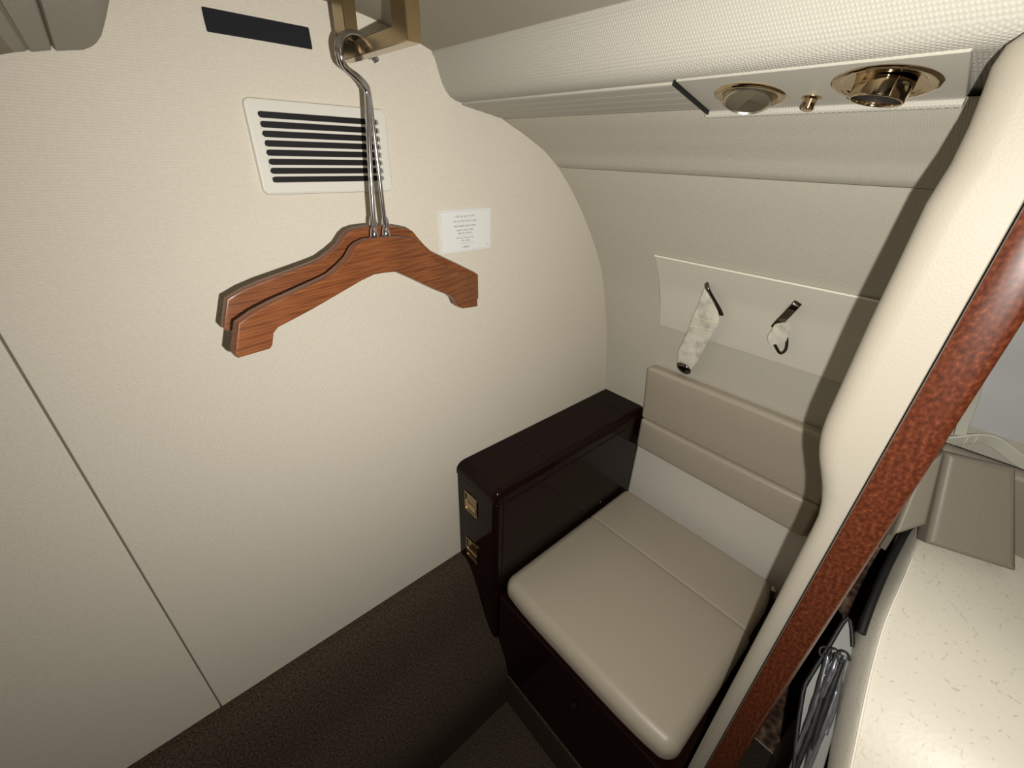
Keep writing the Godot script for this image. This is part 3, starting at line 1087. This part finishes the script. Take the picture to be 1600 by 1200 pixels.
	for c in h2.get_children():   # its hook sits a little along the board and leans on the bar
		if c.name.begins_with("hook_rod") or c.name.begins_with("ferrule"):
			c.position.x += 0.0095
		if c.name.begins_with("hook_rod"):
			c.rotation = Vector3(0.135, 0.0, 0.095)



# ==================================================================== overhead fittings
func build_service_panel() -> void:
	var n := Vector3(-0.203, -0.979, 0).normalized()   # out of the underside
	var a := Vector3(0.459, 1.4722, 0.3755)
	var b := Vector3(0.5480, 1.4537, 0.3714)
	var c := Vector3(0.5440, 1.4545, 0.5872)
	var d := Vector3(0.457, 1.4725, 0.590)
	var t := thing("service_panel", "smooth taupe overhead panel set in the valance underside", "panel", Vector3(0.51, 1.463, 0.48))
	var ux := (b - a).normalized()
	ux = Vector3(0.979, -0.203, 0).normalized()
	var o := a
	var poly := PackedVector2Array()
	for p in [a, b, c, d]:
		poly.append(Vector2((p - o).dot(ux), p.z - o.z))
	part("plate", prism(poly, o - n * 0.008, ux, Vector3.BACK, n, 0.0085, 0.0, 0.0006, 1).done(), M.psu_plastic, t)
	var gap := sweep(PackedVector3Array([a + Vector3(0, -0.001, -0.0015), b + Vector3(0, -0.001, -0.0015)]), rrect(0.0028, 0.006, 0.0006, 1), n)
	part("gasket", gap.done(), M.black_rubber, t)
	var bead := sweep(PackedVector3Array([b + Vector3(0.004, -0.003, -0.004), c + Vector3(0.004, -0.003, 0.0)]), circle2(0.0042, 10), Vector3.UP)
	part("bead", bead.done(60), M.valance_cloth, t, "cloth bead along the outer edge")
	# reading light: shallow reflector cup tilted in a ring
	var at := Vector3(0.5070, 1.4622, 0.4305) + n * 0.0005
	var l := thing("reading_light", "smaller round metal reading light with brushed cup in overhead panel", "light fitting", at)
	part("ring", lathe([[0.0245, 0.0], [0.0325, 0.0], [0.0330, 0.001], [0.0315, 0.0025], [0.0285, 0.003], [0.0255, 0.0015], [0.0245, 0.0]], at, n, 48).done(50), M.polished_gold, l)
	var dirn := (n + Vector3(-0.22, 0, 0.12)).normalized()
	part("cup", lathe([[0.0, -0.001], [0.0245, -0.001], [0.0245, 0.0005], [0.0225, 0.0035], [0.0220, 0.0065], [0.0205, 0.0075], [0.0195, 0.0060], [0.0, 0.0045]], at, dirn, 48).done(35), M.brushed_steel, l)
	# air nozzle
	at = Vector3(0.4990, 1.4639, 0.5395) + n * 0.0005
	l = thing("air_nozzle", "larger polished gold air nozzle with open dark spout in overhead panel", "air nozzle", at)
	part("ring", lathe([[0.026, 0.0], [0.036, 0.0], [0.0370, 0.001], [0.0358, 0.0022], [0.033, 0.0026], [0.028, 0.0014], [0.026, 0.0]], at, n, 56).done(50), M.polished_gold, l)
	part("cup", lathe([[0.0, -0.0005], [0.0275, -0.0005], [0.0275, 0.0012], [0.022, 0.0006], [0.0, 0.0005]], at, n, 48).done(35), M.polished_gold, l)
	dirn = (n + Vector3(0.05, 0.0, -0.10)).normalized()
	part("spout", lathe([[0.0, 0.0], [0.0205, 0.0], [0.0205, 0.004], [0.0195, 0.0125], [0.0188, 0.0133], [0.0178, 0.0133], [0.0172, 0.0120], [0.0168, 0.004], [0.0, 0.004]], at, dirn, 48).done(35), M.polished_gold, l)
	part("throat", lathe([[0.0, 0.0045], [0.0167, 0.0045], [0.0170, 0.0105], [0.0, 0.0105]], at, dirn, 32).done(), M.black_void, l)
	# small pin between them
	at = Vector3(0.5240, 1.4587, 0.4810) + n * 0.0005
	l = thing("panel_pin", "tiny gold pin knob between reading light and air nozzle", "knob", at)
	part("collar", lathe([[0.0, -0.001], [0.0085, -0.001], [0.0085, 0.001], [0.006, 0.002], [0.0, 0.002]], at, n, 24).done(35), M.polished_gold, l)
	part("pin", lathe([[0.0, 0.002], [0.0055, 0.002], [0.0055, 0.009], [0.0045, 0.0105], [0.0, 0.011]], at, n, 24).done(35), M.polished_gold, l)


# ==================================================================== straps on the sidewall
func build_wall_straps() -> void:
	# long strap: dark metal loop, cream band, metal tip
	var t := thing("wall_strap", "long cream strap hanging from a dark metal loop above the backrest", "strap", Vector3(0.90, 1.05, 0.275))
	var loop := curve([Vector3(0.8640, 1.184, 0.2810), Vector3(0.8600, 1.175, 0.2870), Vector3(0.8660, 1.158, 0.2980), Vector3(0.8780, 1.136, 0.3120), Vector3(0.8850, 1.122, 0.3185)], 5)
	part("loop", sweep(loop, rrect(0.011, 0.005, 0.0022, 3), Vector3(-0.8, -0.45, 0)).done(50), M.dark_chrome, t)
	# band as a lofted strip: left and right edges down the wall
	var le := [[0.8600, 1.176, 0.2830], [0.8785, 1.133, 0.2705], [0.8880, 1.107, 0.2615], [0.9035, 1.070, 0.2515], [0.9170, 1.028, 0.2390], [0.9245, 1.000, 0.2310], [0.9330, 0.975, 0.2300], [0.9400, 0.956, 0.2360]]
	var ri := [[0.8620, 1.173, 0.2870], [0.8800, 1.134, 0.3130], [0.8880, 1.107, 0.3180], [0.9000, 1.080, 0.3090], [0.9120, 1.046, 0.2970], [0.9190, 1.020, 0.2895], [0.9270, 0.988, 0.2790], [0.9370, 0.962, 0.2670]]
	var lp := []
	var rp := []
	for i in le.size():
		lp.append(Vector3(le[i][0], le[i][1], le[i][2]))
		rp.append(Vector3(ri[i][0], ri[i][1], ri[i][2]))
	var lc := curve(lp, 4)
	var rc := curve(rp, 4)
	var rings := []
	for i in lc.size():
		var w := (rc[i] - lc[i])
		var out := Vector3(-0.93, -0.35, 0)
		var ring := PackedVector3Array()
		var rip := 0.0006 * sin(i * 1.7)
		for q in [[0.0, 0.0], [0.02, 0.0016], [0.2, 0.0026], [0.5, 0.0028 + rip], [0.8, 0.0026], [0.98, 0.0016], [1.0, 0.0], [0.98, -0.0012], [0.5, -0.0016], [0.02, -0.0012]]:
			ring.append(lc[i] + w * q[0] + out * (q[1] + 0.006))
		rings.append(ring)
	var band := part("band", loft(rings).done(50), M.strap_leather, t)
	var seam := func(i: int, off: float) -> void:
		var out := Vector3(-0.93, -0.35, 0) * (0.0088)
		part("seam", sweep(PackedVector3Array([lc[i].lerp(rc[i], 0.06) + out, lc[i].lerp(rc[i], 0.5) + out * 1.05, lc[i].lerp(rc[i], 0.94) + out]), rrect(0.0016, 0.0012, 0.0005, 1), Vector3.LEFT).done(), M.stitching, band)
	seam.call(8, 0.0)
	seam.call(11, 0.0)
	var ball := []
	for k in 15:
		var a := PI * k / 14
		ball.append([sin(a), -cos(a)])
	part("tip", lathe(ball, Vector3.ZERO, Vector3.UP, 28).moved(Transform3D(Basis(Vector3(0.05, -0.35, 0.93).normalized() * 0.0195, Vector3(-0.35, 0.86, 0.36).normalized() * 0.0155, Vector3(-0.93, -0.33, -0.05).normalized() * 0.0075), Vector3(0.9305, 0.957, 0.2490))).done(60), M.dark_chrome, t, "rounded dark metal tip")
	# short strap end
	t = thing("wall_strap", "short crumpled strap end with metal loop right of the long cream strap", "strap", Vector3(0.88, 1.13, 0.44))
	loop = curve([Vector3(0.8600, 1.188, 0.4500), Vector3(0.8570, 1.178, 0.4465), Vector3(0.8680, 1.156, 0.4360), Vector3(0.8790, 1.136, 0.4255), Vector3(0.8860, 1.126, 0.4210)], 5)
	part("loop", sweep(loop, rrect(0.014, 0.005, 0.0022, 3), Vector3(-0.8, -0.45, 0)).done(50), M.dark_chrome, t)
	var rng := RandomNumberGenerator.new()
	rng.seed = 3
	rings = []
	for i in 9:
		var f := i / 8.0
		var mid := Vector3(0.872, 1.143, 0.4345).lerp(Vector3(0.8890, 1.100, 0.4345), f)
		var ring := PackedVector3Array()
		for j in 14:
			var a := TAU * j / 14
			var wob := 1.0 + 0.25 * sin(a * 3 + i * 0.9) * f
			ring.append(mid + Vector3(0.2, 0.45, 1.0).normalized() * cos(a) * 0.0155 * wob * (0.75 + 0.35 * sin(PI * f)) + Vector3(-0.9, -0.38, 0) * (sin(a) * 0.0045 * wob + 0.004))
		rings.append(ring)
	part("band", loft(rings).done(50), M.strap_leather, t)
	var ringp := curve([Vector3(0.889, 1.106, 0.4215), Vector3(0.893, 1.098, 0.4240), Vector3(0.898, 1.084, 0.4330), Vector3(0.901, 1.075, 0.4420), Vector3(0.897, 1.086, 0.4490), Vector3(0.890, 1.103, 0.4485), Vector3(0.886, 1.112, 0.4465)], 4)
	part("ring", sweep(ringp, circle2(0.0028, 8), Vector3.LEFT).done(60), M.dark_chrome, t)


# ==================================================================== seat in the cabin beyond the divider
func build_main_seat() -> void:
	var t := thing("cabin_seat", "large worn cream leather seat with block headrest beyond the divider, lower right", "seat", Vector3(0.7, 0, 0.98))
	var prof := curve([Vector3(0.7749, 0.9500, 0), Vector3(0.7134, 0.9520, 0), Vector3(0.6396, 0.9460, 0), Vector3(0.5740, 0.9294, 0), Vector3(0.5084, 0.8950, 0), Vector3(0.4469, 0.8499, 0), Vector3(0.3977, 0.7982, 0), Vector3(0.3649, 0.7367, 0), Vector3(0.3485, 0.6629, 0), Vector3(0.3460, 0.5645, 0)], 4)
	var zl := func(x: float) -> float:   # where the cushion's side stands
		return 0.7125 + 0.0295 * pow(clampf((0.57 - x) / 0.15, 0.0, 1.6), 1.6)
	var rings := []
	var pipe := []
	var n := prof.size()
	for i in n:
		var f := float(i) / (n - 1)
		var tg := (prof[mini(n - 1, i + 1)] - prof[maxi(0, i - 1)]).normalized()
		var nm := Vector3(tg.y, -tg.x, 0)
		if nm.y < 0 and nm.x > 0:
			nm = -nm
		var z0: float = zl.call(prof[i].x)
		var ring := PackedVector3Array()
		var dep := 0.062
		ring.append(prof[i] + Vector3(0, 0, z0 + 0.006) - nm * dep)
		for sd in [[0.0, -0.055], [0.006, -0.025], [0.0105, -0.010], [0.0135, -0.0035], [0.0155, -0.0010], [0.0185, 0.0]]:
			ring.append(prof[i] + Vector3(0, 0, z0 + sd[0]) + nm * sd[1])
		for k in range(1, 17):
			var g := k / 16.0
			ring.append(prof[i] + Vector3(0, 0, lerpf(z0 + 0.0185, 1.30, g)) + nm * 0.075 * smoothstep(0.1, 0.5, float(i) / (n - 1)) * sin(PI * minf(1.0, g * 1.3) / 2.0))
		ring.append(prof[i] + Vector3(0, 0, 1.30) - nm * dep)
		rings.append(ring)
		pipe.append(prof[i] + Vector3(0, 0, z0 + 0.0160) + nm * 0.0002)
	part("cushion", loft(rings).done(60), M.worn_leather, t)
	part("piping", sweep(PackedVector3Array(pipe.slice(7)), circle2(0.0013, 8), Vector3.BACK).done(60), M.piping, t, "raised pale seam along the cushion edge")
	# added black strip below the cushion, painting the shade of the gap
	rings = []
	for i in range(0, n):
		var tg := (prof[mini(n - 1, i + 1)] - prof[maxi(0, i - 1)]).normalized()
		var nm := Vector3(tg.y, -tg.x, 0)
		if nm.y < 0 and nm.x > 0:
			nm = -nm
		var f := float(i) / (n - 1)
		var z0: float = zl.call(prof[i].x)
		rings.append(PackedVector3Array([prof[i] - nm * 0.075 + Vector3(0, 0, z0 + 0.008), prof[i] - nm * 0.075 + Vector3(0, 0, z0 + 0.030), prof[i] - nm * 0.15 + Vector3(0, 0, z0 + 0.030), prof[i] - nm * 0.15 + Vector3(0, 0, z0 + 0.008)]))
	part("shade_strip", loft(rings).done(), M.black_rubber, t, "added black strip painting the gap shade below the cushion")
	var shade_path := curve([Vector3(0.745, 0.9655, 0.7302), Vector3(0.7267, 0.964, 0.7206), Vector3(0.7018, 0.961, 0.7127), Vector3(0.6638, 0.954, 0.7110), Vector3(0.6123, 0.9414, 0.7099), Vector3(0.5596, 0.9217, 0.7121), Vector3(0.5287, 0.9055, 0.7154)], 5)
	part("gap_shade", sweep(shade_path, circle2(0.0045, 8), Vector3.UP).done(60), M.black_rubber, t, "added black tube painting the gap shade along the cushion edge")  # added black tube, stands in for shade in the gap by the divider
	# lower body down to the floor
	part("base", box(Vector3(0.50, 0.0, 0.755), Vector3(0.95, 0.62, 1.28), 0.02).done(), M.taupe_leather, t)
	# headrest block leaning on the wall, with a wing beside it
	var nb := Vector3(-0.7984, 0.5201, 0.3034).normalized()
	var q := [Vector3(0.6735, 0.9697, 0.7342), Vector3(0.7045, 0.9691, 0.8164), Vector3(0.7564, 1.0759, 0.7701), Vector3(0.7318, 1.0760, 0.7051)]
	part("headrest", slab(q, nb, 0.030, 0.009).done(45), M.taupe_leather, t, "taupe leather headrest block")
	part("wing", slab([Vector3(0.6586, 0.9661, 0.7011), Vector3(0.6831, 0.9897, 0.7248), Vector3(0.7310, 1.0766, 0.7038), Vector3(0.7088, 1.0479, 0.6907)], nb, 0.02, 0.006).done(45), M.taupe_leather, t)
	part("back", prism(V2([[0.772, 0.86], [0.965, 0.80], [0.92, 0.99], [0.792, 1.060], [0.784, 1.063], [0.777, 1.060], [0.772, 1.05]]), Vector3(0, 0, 0.702), Vector3.RIGHT, Vector3.UP, Vector3.BACK, 0.58, 0.004, 0.004).done(45), M.taupe_leather, t)
	# side plate with black rim
	var np := Vector3(-0.675, 0.737, 0).normalized()
	var pl := [Vector3(0.5667, 0.8810, 0.7013), Vector3(0.5451, 0.8613, 0.7186), Vector3(0.5164, 0.8349, 0.7301), Vector3(0.4818, 0.8033, 0.7375), Vector3(0.4335, 0.7591, 0.7481), Vector3(0.4018, 0.7301, 0.7530), Vector3(0.3977, 0.7260, 0.7342), Vector3(0.4201, 0.7467, 0.7264), Vector3(0.4482, 0.7725, 0.7127), Vector3(0.4817, 0.8031, 0.6993), Vector3(0.4942, 0.8146, 0.6969), Vector3(0.5264, 0.8441, 0.6985)]
	var sp := part("side_plate", slab(pl, np, 0.006, 0.001).done(), M.seat_shell, t, "grey plate on the seat's side")
	var rim := []
	for i in [4, 5, 6, 7, 8, 9, 10, 11, 0, 1]:
		rim.append(pl[i])
	part("rim", sweep(curve(rim.slice(2), 4), circle2(0.0026, 8), np).done(60), M.black_rubber, sp)
	# silver wrapped cables lying in the gap
	t = thing("cable_bundle", "bundle of shiny silver and black cables tucked beside the cream seat", "cables", Vector3(0.4838, 0.8105, 0.7161))
	var along := Vector3(0.6043, 0.8064, 0)
	var mid := Vector3(0.4797, 0.8039, 0.7190) + np * 0.008
	var runs := [[-0.0080, 0.062, -0.115, 0.0042, 0], [-0.0015, 0.070, -0.03, 0.0045, 0], [0.0050, 0.068, -0.12, 0.0034, 1], [0.0095, 0.072, -0.02, 0.0036, 0], [0.0015, 0.020, -0.125, 0.0040, 0], [-0.0045, 0.045, -0.12, 0.0032, 1], [0.0070, 0.030, -0.12, 0.0032, 0]]
	for i in runs.size():
		var r: Array = runs[i]
		var pts := []
		for k in 7:
			var f := k / 6.0
			var s: float = lerpf(r[1], r[2], f)
			var drift := -s * 0.17
			pts.append(mid + along * s + Vector3(0, 0, r[0] + drift + 0.0022 * sin(f * 5.0 + i * 1.3)) + np * (0.002 * sin(f * 4 + i) + 0.002 * (i % 3)))
		part("cable", sweep(curve(pts, 4), circle2(r[3], 8, 1.15), np, func(f: float) -> float: return 0.55 + 0.45 * sin(PI * clampf(f * 1.1 + 0.08, 0, 1)) + 0.06 * sin(f * 40.0)).done(60), M.silver_wrap if r[4] == 0 else M.black_rubber, t)
	for i in 3:
		var c0 := mid + along * (0.062 + 0.004 * i) + Vector3(0, 0, -0.022 + 0.008 * i) + np * 0.004
		var arc := PackedVector3Array()
		for k in 12:
			var a := PI * 1.6 * k / 11
			arc.append(c0 + along * 0.007 * sin(a) + Vector3(0, 0, 0.006 * cos(a)) + np * 0.001 * k / 3.0)
		part("loop", sweep(arc, circle2(0.0014, 6), np).done(60), M.black_rubber, t)
	# belt webbing lying along the wall
	t = thing("seat_belt", "pale grey seat belt webbing lying along wall behind the taupe headrest", "belt", Vector3(0.92, 1.03, 0.76))
	var bp := curve([Vector3(0.898, 1.012, 0.700), Vector3(0.9035, 1.021, 0.7195), Vector3(0.9115, 1.030, 0.7350), Vector3(0.9190, 1.0335, 0.7500), Vector3(0.9225, 1.0300, 0.7640), Vector3(0.9235, 1.0230, 0.7780), Vector3(0.9240, 1.0150, 0.7950), Vector3(0.9240, 1.005, 0.83), Vector3(0.924, 1.0, 0.90)], 5)
	part("webbing", sweep(bp, rrect(0.0045, 0.021, 0.0018, 2), Vector3(-0.35, 0.94, 0)).done(50), M.webbing, t)
	for i in [8, 11]:
		part("fold", sweep(PackedVector3Array([bp[i] + Vector3(-0.003, -0.009, 0), bp[i] + Vector3(-0.0045, 0.0, 0), bp[i] + Vector3(-0.0035, 0.009, 0)]), circle2(0.0013, 6), Vector3.BACK).done(60), M.webbing, t)
	var up := curve([Vector3(0.9080, 1.030, 0.7200), Vector3(0.9050, 1.055, 0.7150), Vector3(0.8960, 1.095, 0.7090), Vector3(0.8780, 1.135, 0.7000), Vector3(0.855, 1.18, 0.693)], 5)
	part("shoulder_strap", sweep(up, rrect(0.014, 0.004, 0.0016, 2), Vector3(-0.9, -0.4, 0)).done(50), M.webbing, t)


func slab(corners: Array, n: Vector3, thick: float, r: float) -> Soup:
	var o: Vector3 = corners[0]
	var u: Vector3 = (corners[1] - o)
	u = (u - n * u.dot(n)).normalized()
	var v := n.cross(u)
	var poly := PackedVector2Array()
	for c in corners:
		poly.append(Vector2((c - o).dot(u), (c - o).dot(v)))
	return prism(poly, o - n * thick, u, v, n, thick, 0.0, r)
